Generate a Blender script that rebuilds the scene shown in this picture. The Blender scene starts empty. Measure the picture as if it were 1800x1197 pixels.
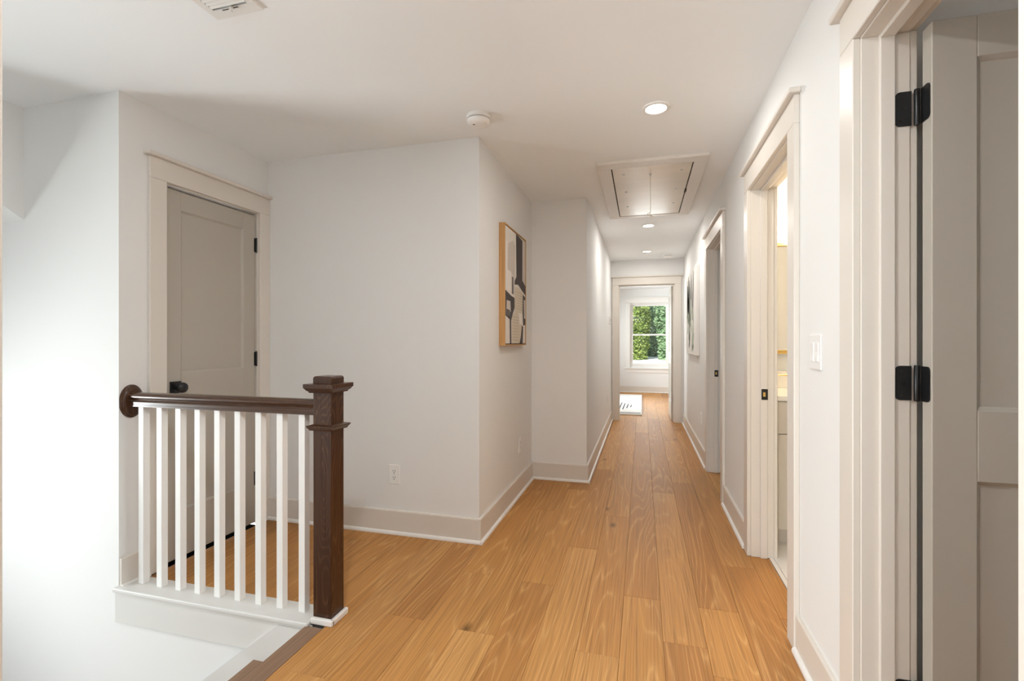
import bpy, bmesh, math, random
from mathutils import Vector, Matrix

random.seed(11)
S = bpy.context.scene
COL = S.collection
PI = math.pi

# ------------------------------------------------------------------ camera
CAM_H = 1.2132
cam = bpy.data.cameras.new('camera')
cam.sensor_width = 36.0
cam.lens = 36.0 * 838.44 / 1800.0
cam.shift_y = (599.3 - 598.5) / 1800.0
cam.clip_start = 0.02
cam.clip_end = 300
cam_o = bpy.data.objects.new('camera', cam)
COL.objects.link(cam_o)
cam_o.location = (0, 0, CAM_H)
cam_o.rotation_euler = (PI / 2, 0, 0.2664)
S.camera = cam_o

# ------------------------------------------------------------------ world / sun / daylight / added fill lights
S.view_settings.view_transform = 'Standard'
S.view_settings.look = 'None'
S.view_settings.gamma = 1.0
S.view_settings.use_curve_mapping = False
S.view_settings.exposure = 0.57
S.cycles.max_bounces = 10
S.cycles.diffuse_bounces = 8
S.cycles.glossy_bounces = 3
S.cycles.transparent_max_bounces = 12
S.cycles.sample_clamp_indirect = 6.0
S.cycles.caustics_reflective = False
S.cycles.caustics_refractive = False

W = bpy.data.worlds.new('sky')
S.world = W
W.use_nodes = True
_n = W.node_tree.nodes
_n.clear()
_out = _n.new('ShaderNodeOutputWorld')
_bg = _n.new('ShaderNodeBackground')
_sky = _n.new('ShaderNodeTexSky')
_sky.sky_type = 'NISHITA'
_sky.sun_disc = False
_sky.sun_elevation = math.radians(52)
_sky.sun_rotation = math.radians(200)
_sky.air_density = 1.0
_sky.dust_density = 2.0
_bg.inputs['Strength'].default_value = 0.22
W.node_tree.links.new(_sky.outputs[0], _bg.inputs[0])
W.node_tree.links.new(_bg.outputs[0], _out.inputs[0])


def light(name, kind, loc, energy, color=(1, 1, 1), rot=(0, 0, 0), **kw):
    l = bpy.data.lights.new(name, kind)
    l.energy = energy
    l.color = color
    for k, v in kw.items():
        setattr(l, k, v)
    o = bpy.data.objects.new(name, l)
    COL.objects.link(o)
    o.location = loc
    o.rotation_euler = rot
    return o


light('sun', 'SUN', (0, 0, 30), 6.0, (1.0, 0.95, 0.86), (math.radians(40), 0, math.radians(-18)), angle=0.01)
DAY = (0.95, 0.97, 1.0)
# daylight entering the stairwell window (looks +X)
light('stair_window_daylight', 'AREA', (-4.93, 0.50, 0.50), 106, DAY, (0, -PI / 2, 0),
      shape='RECTANGLE', size=1.35, size_y=1.35)
light('rear_fill_light', 'AREA', (-1.0, -3.12, 1.35), 90, DAY, (PI / 2, 0, 0),  # unseen source added behind the camera for frontal fill
      shape='RECTANGLE', size=0.75, size_y=1.4)
light('near_door_fill_light', 'AREA', (2.62, -1.1, 1.35), 42, DAY, (0, PI / 2, 0),  # unseen source added to brighten the open near door
      shape='RECTANGLE', size=1.4, size_y=1.1)
# daylight entering the visible window of the end bedroom
light('bedroom_window_daylight', 'AREA', (0.16, 11.80, 1.36), 16, DAY, (-PI / 2, 0, 0),
      shape='RECTANGLE', size=0.9, size_y=1.5)
light('bedroom_side_fill_light', 'AREA', (-2.33, 9.7, 1.36), 165, DAY, (0, -PI / 2, 0),  # unseen side source added to brighten the bedroom walls
      shape='RECTANGLE', size=1.5, size_y=1.4)

# ------------------------------------------------------------------ layout constants (metres, camera at x=y=0)
H = 2.44
X1, X2, X3, XR, XH = -2.475, -0.945, -0.46, 0.592, -3.144
YW, Y2, Y3, Y4 = 1.748, 2.713, 4.122, 7.47
WT = 0.115
XB = XR + WT          # room side of the right wall
YF = 11.66            # far bedroom wall
XN = -1.385           # edge of the landing over the stairs
YBK = 0.285           # hall face of the wall the camera looks through


# ------------------------------------------------------------------ materials
def mat(name):
    m = bpy.data.materials.new(name)
    m.use_nodes = True
    nt = m.node_tree
    return m, nt, nt.nodes, nt.links, nt.nodes['Principled BSDF']


def paint(name, col, rough=0.6, bump=0.0, scale=220, spec=0.4, metal=0.0, var=0.0):
    m, nt, N, L, b = mat(name)
    b.inputs['Base Color'].default_value = (*col, 1)
    b.inputs['Roughness'].default_value = rough
    b.inputs['Specular IOR Level'].default_value = spec
    b.inputs['Metallic'].default_value = metal
    tc = N.new('ShaderNodeTexCoord')
    if bump:
        n = N.new('ShaderNodeTexNoise')
        n.inputs['Scale'].default_value = scale
        n.inputs['Detail'].default_value = 3
        bp = N.new('ShaderNodeBump')
        bp.inputs['Strength'].default_value = bump
        bp.inputs['Distance'].default_value = 0.002
        L.new(tc.outputs['Object'], n.inputs['Vector'])
        L.new(n.outputs['Fac'], bp.inputs['Height'])
        L.new(bp.outputs[0], b.inputs['Normal'])
    if var:
        n2 = N.new('ShaderNodeTexNoise')
        n2.inputs['Scale'].default_value = 2.5
        n2.inputs['Detail'].default_value = 3
        mx = N.new('ShaderNodeMix')
        mx.data_type = 'RGBA'
        mx.inputs['A'].default_value = (*[c * (1 - var) for c in col], 1)
        mx.inputs['B'].default_value = (*[min(1, c * (1 + var)) for c in col], 1)
        L.new(tc.outputs['Object'], n2.inputs['Vector'])
        L.new(n2.outputs['Fac'], mx.inputs['Factor'])
        L.new(mx.outputs['Result'], b.inputs['Base Color'])
    return m


def glow(name, col, strength):
    m, nt, N, L, b = mat(name)
    b.inputs['Base Color'].default_value = (*col, 1)
    b.inputs['Emission Color'].default_value = (*col, 1)
    b.inputs['Emission Strength'].default_value = strength
    return m


def wood(name, tones, axis='Y', lines=26.0, line_gain=0.46, fibre=0.42, rough=0.48, sx=5.5, sy=0.34,
         coat=0.0, knots=True, line_tint=(0.80, 0.48, 0.20), spec=0.22):
    """oak with contour-line cathedral grain; 'axis' is the length of the board in object space"""
    m, nt, N, L, b = mat(name)
    tc = N.new('ShaderNodeTexCoord')
    oi = N.new('ShaderNodeObjectInfo')
    ofs = N.new('ShaderNodeVectorMath')
    ofs.operation = 'SCALE'
    ofs.inputs[0].default_value = (37.0, 91.0, 53.0)
    L.new(oi.outputs['Random'], ofs.inputs['Scale'])
    add = N.new('ShaderNodeVectorMath')
    add.operation = 'ADD'
    L.new(tc.outputs['Object'], add.inputs[0])
    L.new(ofs.outputs[0], add.inputs[1])

    def mapped(a, bl):
        mp = N.new('ShaderNodeVectorMath')
        mp.operation = 'MULTIPLY'
        v = {'X': (bl, a, a), 'Y': (a, bl, a), 'Z': (a, a, bl)}[axis]
        mp.inputs[1].default_value = v
        L.new(add.outputs[0], mp.inputs[0])
        return mp.outputs[0]

    def noise(vec, detail=2.0, rough_=0.5, dist=0.0):
        n = N.new('ShaderNodeTexNoise')
        n.inputs['Scale'].default_value = 1.0
        n.inputs['Detail'].default_value = detail
        n.inputs['Roughness'].default_value = rough_
        n.inputs['Distortion'].default_value = dist
        L.new(vec, n.inputs['Vector'])
        return n.outputs['Fac']

    def math_(op, a, bb=None, cl=False):
        n = N.new('ShaderNodeMath')
        n.operation = op
        n.use_clamp = cl
        for i, x in enumerate((a, bb)):
            if x is None:
                continue
            if isinstance(x, (int, float)):
                n.inputs[i].default_value = x
            else:
                L.new(x, n.inputs[i])
        return n.outputs[0]

    def mixc(fac, A, B, mode='MIX'):
        n = N.new('ShaderNodeMix')
        n.data_type = 'RGBA'
        n.blend_type = mode
        for k, x in (('Factor', fac), ('A', A), ('B', B)):
            if isinstance(x, (int, float)):
                n.inputs[k].default_value = x
            elif isinstance(x, tuple):
                n.inputs[k].default_value = (*x, 1)
            else:
                L.new(x, n.inputs[k])
        return n.outputs['Result']

    ramp = N.new('ShaderNodeValToRGB')
    e = ramp.color_ramp.elements
    e[0].position = 0.0
    e[0].color = (*tones[0], 1)
    e[1].position = 1.0
    e[1].color = (*tones[-1], 1)
    for i, t in enumerate(tones[1:-1]):
        q = e.new((i + 1) / (len(tones) - 1))
        q.color = (*t, 1)
    L.new(oi.outputs['Random'], ramp.inputs[0])
    base = ramp.outputs[0]
    # broad drift along the board
    drift = noise(mapped(4.0, 0.8), 2.0)
    base = mixc(math_('MULTIPLY', math_('SUBTRACT', drift, 0.35, True), 0.9, True), base,
                tuple(c * 0.62 for c in tones[0]))
    # cathedral contour lines
    field = noise(mapped(sx, sy), 1.2, 0.35, 0.18)
    wob = noise(mapped(45.0, 3.0), 2.0)
    ph = math_('ADD', math_('MULTIPLY', field, lines), math_('MULTIPLY', wob, 0.5))
    fr = math_('FRACT', ph)
    ln = math_('POWER', math_('ABSOLUTE', math_('SUBTRACT', math_('MULTIPLY', fr, 2.0), 1.0)), 5.0)
    patch = noise(mapped(5.0, 0.5), 1.0)
    lnf = math_('MULTIPLY', math_('MULTIPLY', ln, line_gain),
                math_('MULTIPLY', math_('SUBTRACT', patch, 0.3, True), 4.0, True))
    base = mixc(lnf, base, line_tint)
    # fibres
    fb = noise(mapped(170.0, 2.2), 3.0, 0.65)
    fbd = math_('MULTIPLY', math_('SUBTRACT', 0.55, fb, True), fibre * 6.0, True)
    base = mixc(fbd, base, tuple(c * 0.45 for c in tones[0]))
    if knots:
        vo = N.new('ShaderNodeTexVoronoi')
        vo.voronoi_dimensions = '2D'
        vo.inputs['Scale'].default_value = 1.0
        L.new(mapped(0.85, 0.42), vo.inputs['Vector'])
        kn = math_('SUBTRACT', 1.0, math_('MULTIPLY', vo.outputs['Distance'], 40.0), True)
        base = mixc(math_('MULTIPLY', kn, 0.85), base, tuple(c * 0.16 for c in tones[0]))
    L.new(base, b.inputs['Base Color'])
    rr = math_('ADD', math_('MULTIPLY', fb, 0.18), rough - 0.09)
    L.new(rr, b.inputs['Roughness'])
    b.inputs['Specular IOR Level'].default_value = spec
    b.inputs['Coat Weight'].default_value = coat
    b.inputs['Coat Roughness'].default_value = 0.18
    bp = N.new('ShaderNodeBump')
    bp.inputs['Strength'].default_value = 0.12
    bp.inputs['Distance'].default_value = 0.001
    L.new(fb, bp.inputs['Height'])
    L.new(bp.outputs[0], b.inputs['Normal'])
    return m


M = {}
M['wall'] = paint('wall paint', (0.775, 0.774, 0.766), 0.75, 0.05, 260)
M['ceil'] = paint('ceiling paint', (0.89, 0.915, 0.93), 0.85, 0.05, 200)
M['trim'] = paint('greige trim paint', (0.69, 0.645, 0.59), 0.35, 0.02, 90)
M['door'] = paint('greige door paint', (0.43, 0.395, 0.345), 0.42, 0.02, 90)
M['white'] = paint('white trim paint', (0.80, 0.785, 0.76), 0.35, 0.02, 90)
M['stairtrim'] = paint('stair trim paint', (0.70, 0.69, 0.665), 0.38, 0.02, 90)
M['baluster'] = paint('white baluster paint', (0.82, 0.81, 0.79), 0.35)
M['plastic'] = paint('white plastic', (0.82, 0.81, 0.79), 0.3)
M['slot'] = paint('dark slot', (0.03, 0.03, 0.03), 0.6)
M['black'] = paint('matte black metal', (0.006, 0.006, 0.007), 0.32, spec=0.5)
M['screw'] = paint('screw steel', (0.5, 0.5, 0.5), 0.35, metal=1.0)
M['brass'] = paint('brushed brass', (0.72, 0.50, 0.18), 0.28, metal=1.0)
M['mirror'] = paint('mirror', (0.92, 0.92, 0.92), 0.01, metal=1.0)
M['gap'] = paint('dark gap', (0.05, 0.04, 0.03), 0.9)
M['floor'] = wood('oak floor', [(0.49, 0.228, 0.066), (0.56, 0.275, 0.084), (0.45, 0.205, 0.062), (0.62, 0.325, 0.110),
                                (0.40, 0.178, 0.054), (0.53, 0.25, 0.074)], 'Y')
M['tread'] = wood('oak tread', [(0.27, 0.165, 0.105), (0.31, 0.19, 0.12)], 'Y', line_gain=0.12)
M['newelY'] = wood('dark stained oak', [(0.050, 0.0175, 0.006), (0.058, 0.020, 0.007)], 'Z', lines=26, line_gain=0.55,
                   rough=0.30, sx=11, sy=1.5, knots=False, line_tint=(0.19, 0.095, 0.045), coat=0.5)
M['rail'] = wood('dark stained rail', [(0.060, 0.024, 0.010), (0.07, 0.028, 0.011)], 'X', lines=20, line_gain=0.1,
                 rough=0.26, knots=False, line_tint=(0.20, 0.11, 0.06), coat=0.9)
M['oakframe'] = wood('oak picture frame', [(0.55, 0.31, 0.12), (0.60, 0.34, 0.14)], 'Z', line_gain=0.1, knots=False, rough=0.5)
M['ply'] = wood('birch plywood', [(0.66, 0.56, 0.42), (0.70, 0.60, 0.46)], 'X', lines=16, line_gain=0.10, fibre=0.08,
                rough=0.34, knots=False, sx=3.0, sy=0.5, coat=0.7, line_tint=(0.78, 0.68, 0.52))
M['counter'] = paint('quartz', (0.80, 0.77, 0.72), 0.2, var=0.06)
M['tile'] = paint('marble tile', (0.74, 0.72, 0.70), 0.18, var=0.08)
M['cabinet'] = paint('cabinet paint', (0.60, 0.55, 0.48), 0.4)
M['lens'] = glow('lamp lens', (1.0, 0.93, 0.82), 14.0)
M['bulb'] = glow('vanity glass shade', (1.0, 0.80, 0.52), 9.0)
M['canvas'] = paint('canvas', (0.74, 0.69, 0.63), 0.9, 0.2, 400)
M['rug'] = paint('cream rug', (0.78, 0.76, 0.73), 0.95, 0.5, 500)
M['rugblack'] = paint('charcoal rug yarn', (0.05, 0.05, 0.05), 0.95, 0.5, 500)
M['cord'] = paint('cotton cord', (0.62, 0.58, 0.47), 0.9)
M['drive'] = paint('pale gravel', (0.85, 0.83, 0.78), 0.95, var=0.05)
M['bark'] = paint('bark', (0.13, 0.09, 0.06), 0.95, var=0.2)


def flat(name, col, rough=0.9):
    if name not in M:
        M[name] = paint(name, col, rough)
    return M[name]


def glass_mat():
    m, nt, N, L, b = mat('window glass')
    N.remove(b)
    out = [n for n in N if n.type == 'OUTPUT_MATERIAL'][0]
    tr = N.new('ShaderNodeBsdfTransparent')
    tr.inputs[0].default_value = (0.96, 0.98, 0.97, 1)
    gl = N.new('ShaderNodeBsdfGlossy')
    gl.inputs['Roughness'].default_value = 0.02
    fr = N.new('ShaderNodeFresnel')
    fr.inputs[0].default_value = 1.45
    mx = N.new('ShaderNodeMixShader')
    L.new(fr.outputs[0], mx.inputs[0])
    L.new(tr.outputs[0], mx.inputs[1])
    L.new(gl.outputs[0], mx.inputs[2])
    L.new(mx.outputs[0], out.inputs[0])
    return m


M['glass'] = glass_mat()


def leaf_mat(name, c1, c2):
    m, nt, N, L, b = mat(name)
    out = [n for n in N if n.type == 'OUTPUT_MATERIAL'][0]
    tc = N.new('ShaderNodeTexCoord')
    n = N.new('ShaderNodeTexNoise')
    n.inputs['Scale'].default_value = 1.7
    n.inputs['Detail'].default_value = 4
    L.new(tc.outputs['Object'], n.inputs['Vector'])
    mx = N.new('ShaderNodeMix')
    mx.data_type = 'RGBA'
    mx.inputs['A'].default_value = (*c1, 1)
    mx.inputs['B'].default_value = (*c2, 1)
    L.new(n.outputs['Fac'], mx.inputs['Factor'])
    L.new(mx.outputs['Result'], b.inputs['Base Color'])
    b.inputs['Roughness'].default_value = 0.6
    tl = N.new('ShaderNodeBsdfTranslucent')
    L.new(mx.outputs['Result'], tl.inputs[0])
    ms = N.new('ShaderNodeMixShader')
    ms.inputs[0].default_value = 0.45
    L.new(b.outputs[0], ms.inputs[1])
    L.new(tl.outputs[0], ms.inputs[2])
    L.new(ms.outputs[0], out.inputs[0])
    return m


M['leaf_a'] = leaf_mat('bright leaves', (0.16, 0.27, 0.06), (0.46, 0.52, 0.17))
M['leaf_b'] = leaf_mat('blue green leaves', (0.16, 0.30, 0.15), (0.42, 0.56, 0.34))
M['grass'] = leaf_mat('lawn', (0.16, 0.25, 0.06), (0.30, 0.40, 0.12))

# ------------------------------------------------------------------ mesh helpers
ORIG = {}      # world origin of every object made here


def cbox(bm, x0, x1, y0, y1, z0, z1, bev=0.0, seg=1):
    x0, x1 = min(x0, x1), max(x0, x1)
    y0, y1 = min(y0, y1), max(y0, y1)
    z0, z1 = min(z0, z1), max(z0, z1)
    v = [bm.verts.new(p) for p in ((x0, y0, z0), (x1, y0, z0), (x1, y1, z0), (x0, y1, z0),
                                   (x0, y0, z1), (x1, y0, z1), (x1, y1, z1), (x0, y1, z1))]
    fs = [bm.faces.new([v[i] for i in f]) for f in ((3, 2, 1, 0), (4, 5, 6, 7), (0, 1, 5, 4), (1, 2, 6, 5), (2, 3, 7, 6), (3, 0, 4, 7))]
    if bev:
        es = list({e for f in fs for e in f.edges})
        bmesh.ops.bevel(bm, geom=es, offset=bev, segments=seg, affect='EDGES', profile=0.5)


def cprism(bm, pts, axis, a0, a1):
    """extrude a polygon (pairs in the two other axes, in XYZ order) along axis"""
    def P(p, a):
        return {'X': (a, p[0], p[1]), 'Y': (p[0], a, p[1]), 'Z': (p[0], p[1], a)}[axis]
    A = [bm.verts.new(P(p, a0)) for p in pts]
    B = [bm.verts.new(P(p, a1)) for p in pts]
    n = len(pts)
    bm.faces.new(A)
    bm.faces.new(B)
    for i in range(n):
        bm.faces.new((A[i], A[(i + 1) % n], B[(i + 1) % n], B[i]))


def clathe(bm, prof, center, axis='Z', seg=24, ry=1.0):
    """profile of (radius, height) turned about axis through center; ry squashes the second radial axis"""
    rings = []
    for r, h in prof:
        ring = []
        for i in range(seg):
            a = 2 * PI * i / seg
            c, s = r * math.cos(a), r * math.sin(a) * ry
            p = {'Z': (c, s, h), 'X': (h, s, c), 'Y': (c, h, s)}[axis]
            ring.append(bm.verts.new(Vector(center) + Vector(p)))
        rings.append(ring)
    for A, B in zip(rings, rings[1:]):
        for i in range(seg):
            bm.faces.new((A[i], A[(i + 1) % seg], B[(i + 1) % seg], B[i]))
    if prof[0][0] > 1e-6:
        bm.faces.new(rings[0])
    if prof[-1][0] > 1e-6:
        bm.faces.new(rings[-1])


def ctube(bm, pts, r, seg=8):
    pts = [Vector(p) for p in pts]
    rings = []
    for i, p in enumerate(pts):
        d = (pts[min(i + 1, len(pts) - 1)] - pts[max(i - 1, 0)]).normalized()
        u = d.orthogonal().normalized()
        if rings:
            u = (prev - d * prev.dot(d)).normalized()
        prev = u
        w = d.cross(u)
        rr = r[i] if isinstance(r, (list, tuple)) else r
        rings.append([bm.verts.new(p + (u * math.cos(2 * PI * k / seg) + w * math.sin(2 * PI * k / seg)) * rr) for k in range(seg)])
    for A, B in zip(rings, rings[1:]):
        for i in range(seg):
            bm.faces.new((A[i], A[(i + 1) % seg], B[(i + 1) % seg], B[i]))
    bm.faces.new(rings[0])
    bm.faces.new(rings[-1])


def obj(name, bm, m, parent=None, smooth=False, origin=None, label=None):
    bmesh.ops.recalc_face_normals(bm, faces=bm.faces)
    if origin is None:
        lo = Vector([min(v.co[i] for v in bm.verts) for i in range(3)])
        hi = Vector([max(v.co[i] for v in bm.verts) for i in range(3)])
        origin = (lo + hi) / 2
        if parent is None:
            origin.z = lo.z
    origin = Vector(origin)
    bmesh.ops.translate(bm, verts=bm.verts, vec=-origin)
    me = bpy.data.meshes.new(name)
    bm.to_mesh(me)
    bm.free()
    me.materials.append(m)
    o = bpy.data.objects.new(name, me)
    COL.objects.link(o)
    if smooth:
        for p in me.polygons:
            p.use_smooth = True
        me.set_sharp_from_angle(angle=math.radians(38))
    place(o, origin, parent)
    if label:
        o['label'] = label
    return o


def place(o, origin, parent=None):
    ORIG[o] = Vector(origin)
    if parent is not None:
        o.parent = parent
        o.location = ORIG[o] - ORIG[parent]
    else:
        o.location = ORIG[o]


def dup(src, delta, parent=None, name=None):
    o = src.copy()
    COL.objects.link(o)
    if name:
        o.name = name
    place(o, ORIG[src] + Vector(delta), parent)
    return o


def empty(name, loc):
    o = bpy.data.objects.new(name, None)
    o.empty_display_size = 0.05
    COL.objects.link(o)
    place(o, loc)
    return o


def tag(o, label, cat, group=None, kind=None):
    o['label'] = label
    o['category'] = cat
    if group:
        o['group'] = group
    if kind:
        o['kind'] = kind
    return o


def box(name, dims, m, parent=None, bev=0.0, seg=1, **kw):
    bm = bmesh.new()
    cbox(bm, *dims, bev=bev, seg=seg)
    return obj(name, bm, m, parent, **kw)


def P3(axis, c, s, a, n, z):
    """point on a wall plane: a along the wall, n out of the wall, z up"""
    return (c + s * n, a, z) if axis == 'X' else (a, c + s * n, z)


def wbox(bm, axis, c, s, a0, a1, n0, n1, z0, z1, bev=0.0):
    p, q = P3(axis, c, s, a0, n0, z0), P3(axis, c, s, a1, n1, z1)
    cbox(bm, p[0], q[0], p[1], q[1], p[2], q[2], bev)


def wb(name, axis, c, s, a0, a1, n0, n1, z0, z1, m, parent, bev=0.0, **kw):
    bm = bmesh.new()
    wbox(bm, axis, c, s, a0, a1, n0, n1, z0, z1, bev)
    return obj(name, bm, m, parent, **kw)


def wall(name, axis, c0, c1, a0, a1, label, z0=0.0, z1=H, openings=(), m='wall', extra=()):
    """wall slab between planes c0..c1, running a0..a1, with rectangular openings (b0,b1,z0,z1)"""
    bm = bmesh.new()

    def add(p0, p1, q0, q1):
        if p1 - p0 < 1e-5 or q1 - q0 < 1e-5:
            return
        if axis == 'X':
            cbox(bm, c0, c1, p0, p1, q0, q1)
        else:
            cbox(bm, p0, p1, c0, c1, q0, q1)
    cur = a0
    for b0, b1, w0, w1 in sorted(openings):
        add(cur, b0, z0, z1)
        add(b0, b1, z0, w0)
        add(b0, b1, w1, z1)
        cur = b1
    add(cur, a1, z0, z1)
    for e in extra:
        cbox(bm, *e)
    o = obj(name, bm, M[m])
    return tag(o, label, 'wall', kind='structure')


# ================================================================== SHELL
OT = 2.06             # finished door opening height
JT = 0.018            # jamb board thickness
D2 = (0.76, 1.545)    # near right doorway
DB = (2.185, 2.945)   # bathroom doorway
D3 = (3.915, 4.735)   # third doorway on the right
DC = (1.985, 2.620)   # closet door
DE = (-0.345, 0.460)  # end doorway (X)
DK = (-0.575, 0.185)  # doorway the camera looks through (X)


def hole(d, top=OT):
    return (d[0] - JT, d[1] + JT, 0.0, top + JT)


wall('wall_stair', 'Y', YW, YW + 0.12, -4.92, X1, 'bright white stairwell side wall left of the balustrade', z0=-2.9,
     extra=[(X1, XN + 0.12, YW, YW + 0.12, -2.9, -0.02)])
wall('wall_closet', 'X', X1 - 0.12, X1, YW + 0.12, Y2, 'shaded wall around the grey closet door', openings=[hole(DC)])
wall('wall_landing', 'Y', Y2, Y2 + 0.12, X1 - 0.12, X2, 'broad off white wall behind the newel post with an outlet')
wall('wall_picture', 'X', X2 - 0.12, X2, Y2 + 0.12, Y3 + 0.12, 'short white wall carrying the framed abstract picture')
wall('wall_jog', 'Y', Y3, Y3 + 0.12, X2, X3, 'narrow shaded wall return between picture wall and corridor')
wall('wall_left', 'X', X3 - 0.12, X3, Y3 + 0.12, Y4, 'long left corridor wall leading to the end doorway')
wall('wall_end', 'Y', Y4, Y4 + 0.12, X3 - 0.12, XB, 'end wall of the corridor over the bedroom doorway', openings=[hole(DE)])
wall('wall_right', 'X', XR, XB, YBK, Y4, 'long white right corridor wall with three doorways',
     openings=[hole(D2), hole(DB), hole(D3)])
wall('wall_back', 'Y', YBK - 0.12, YBK, XN - 0.15, XR, 'wall of the doorway the view is taken through', openings=[hole(DK)])
# stairwell beyond the frame
wall('wall_stair_window', 'X', -4.92, -4.80, -1.0, YW, 'stairwell wall holding the landing window', z0=-2.9,
     openings=[(-0.22, 1.22, -0.22, 1.22)])
wall('wall_stair_near', 'Y', -1.12, -1.0, -4.92, XN - 0.03, 'near wall of the stairwell outside the view', z0=-2.9)
wall('wall_stair_end', 'X', XN - 0.15, XN - 0.03, -1.0, YBK - 0.12, 'stairwell wall next to the camera doorway', z0=-2.9)
wall('wall_under_landing', 'X', XN + 0.045, XN + 0.12, YBK - 0.12, YW, 'wall under the landing edge behind the risers', z0=-2.9, z1=-0.03)
# room behind the camera
wall('wall_rear_room', 'Y', -3.1, -3.0, XN - 0.15, 2.6, 'far wall of the room behind the camera', openings=[(-1.42, -0.58, 0.6, 2.1)])
wall('wall_rear_room_side', 'X', 2.5, 2.6, -3.0, 1.62, 'side wall of the room beside the near doorway', openings=[(-1.7, -0.5, 0.6, 2.1)])
wall('wall_rear_room_west', 'X', XN - 0.15, XN - 0.05, -3.0, -1.12, 'west wall of the room behind the camera')
wall('wall_rear_divider', 'X', XB, XB + 0.1, -3.0, YBK - 0.12, 'divider between the two rooms behind the view')
# rooms off the right wall
wall('wall_bath_near', 'Y', 1.62, 1.74, XB, 2.6, 'wall between near room and bathroom')
wall('wall_bath_far', 'Y', 3.66, 3.78, XB, 2.6, 'bathroom wall behind the vanity')
wall('wall_bath_side', 'X', 2.5, 2.6, 1.74, 3.66, 'bathroom side wall opposite its doorway')
wall('wall_side_room', 'X', 2.9, 3.0, 3.78, Y4 + 0.12, 'far side wall of the room at the third doorway')
# bedroom at the end
WIN = (-0.29, 0.615, 0.60, 2.12)
wall('wall_bedroom_far', 'Y', YF, YF + 0.12, -2.3, 3.0, 'bedroom wall around the sunlit window', openings=[WIN])
wall('wall_bedroom_left', 'X', -2.3, -2.18, Y4 + 0.12, YF, 'left bedroom wall outside the view', openings=[(8.95, 10.45, 0.6, 2.12)])
wall('wall_bedroom_right', 'X', 2.88, 3.0, Y4 + 0.12, YF, 'right bedroom wall outside the view')
wall('wall_bedroom_near', 'Y', Y4, Y4 + 0.12, -2.3, X3 - 0.12, 'bedroom wall left of its doorway outside the view')
wall('wall_bedroom_front', 'Y', Y4, Y4 + 0.12, XB, 3.0, 'bedroom wall right of its doorway outside the view')

o = box('ceiling', (-4.92, 3.0, -3.1, YF + 0.12, H, H + 0.15), M['ceil'])
tag(o, 'flat white ceiling over landing and corridor', 'ceiling', kind='structure')
bm = bmesh.new()
cprism(bm, [(YW, 1.849), (YW, H), (YW - 0.90, H)], 'X', -4.80, XH)
o = obj('ceiling_slope', bm, M['wall'])
tag(o, 'triangular bulkhead with sloped underside at the upper left', 'bulkhead', kind='structure')

# ================================================================== FLOOR
PW = 0.1665
PX0 = 0.0815
bm = bmesh.new()
cbox(bm, XN, 3.0, -3.1, 1.62, -0.05, -0.012)
cbox(bm, X1, XN + 0.13, YW + 0.12, Y2, -0.05, -0.012)
cbox(bm, XN + 0.13, XR + 0.03, 1.62, Y2, -0.05, -0.012)
cbox(bm, X2, XR + 0.03, Y2, Y3, -0.05, -0.012)
cbox(bm, X3, XR + 0.03, Y3, Y4, -0.05, -0.012)
cbox(bm, XR + 0.03, 3.0, 3.78, Y4, -0.05, -0.012)
cbox(bm, -2.3, 3.0, Y4, YF, -0.05, -0.012)
FLOOR = obj('floor', bm, M['floor'], origin=(0, 0, -0.05))
tag(FLOOR, 'honey oak plank floor of the landing and corridor', 'floor', kind='structure')

known = {0: [2.018, 3.996], 1: [1.858, 2.32], 3: [2.32, 3.42], -1: [2.335, 6.54], -2: [1.87, 3.37], -4: [2.336],
         -3: [2.805], 2: [2.786, 6.78], -5: [1.877, 3.365], -7: [1.90], -6: [2.355]}


def plank(x0, x1, y0, y1):
    g = 0.0004
    x0 += g
    x1 -= g
    y0 += g
    y1 -= g
    if x1 - x0 < 0.01 or y1 - y0 < 0.02:
        return
    bm = bmesh.new()
    c = 0.0008
    lo = [bm.verts.new(p) for p in ((x0, y0, -0.012), (x1, y0, -0.012), (x1, y1, -0.012), (x0, y1, -0.012))]
    md = [bm.verts.new((v.co.x, v.co.y, -c)) for v in lo]
    hi = [bm.verts.new((v.co.x + (c if i in (0, 3) else -c), v.co.y + (c if i < 2 else -c), 0)) for i, v in enumerate(lo)]
    for A, B in ((lo, md), (md, hi)):
        for i in range(4):
            bm.faces.new((A[i], A[(i + 1) % 4], B[(i + 1) % 4], B[i]))
    bm.faces.new(hi)
    obj('plank', bm, M['floor'], FLOOR)


def yrange(x0, x1):
    xm = (x0 + x1) / 2
    out = []
    if xm < X1 - 0.1:
        return [(Y4 + 0.12, YF)]
    if x1 < XN + 0.11:                                    # closet alcove behind the balustrade
        out.append((YW + 0.115, Y2))
        out.append((Y4 + 0.12, YF))
    elif xm < X2:
        out.append((-0.3, Y2))
        out.append((Y4 + 0.12, YF))
    elif xm < X3:
        out.append((-0.3, Y3))
        out.append((Y4 + 0.12, YF))
    else:
        out.append((-0.3, YF))
    return out


def cuts_for(k, a, b):
    ks = [c for c in known.get(k, [])]
    cs = list(ks)
    if ks:
        c = min(ks)
        while c > a:
            c -= random.uniform(0.9, 1.8)
            cs.append(c)
        c = max(ks)
    else:
        c = a - random.uniform(0, 1.2)
    while c < b:
        c += random.uniform(1.3, 2.1)
        cs.append(c)
    cs = sorted(c for c in cs if a + 0.12 < c < b - 0.12)
    return [a] + cs + [b]


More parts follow.
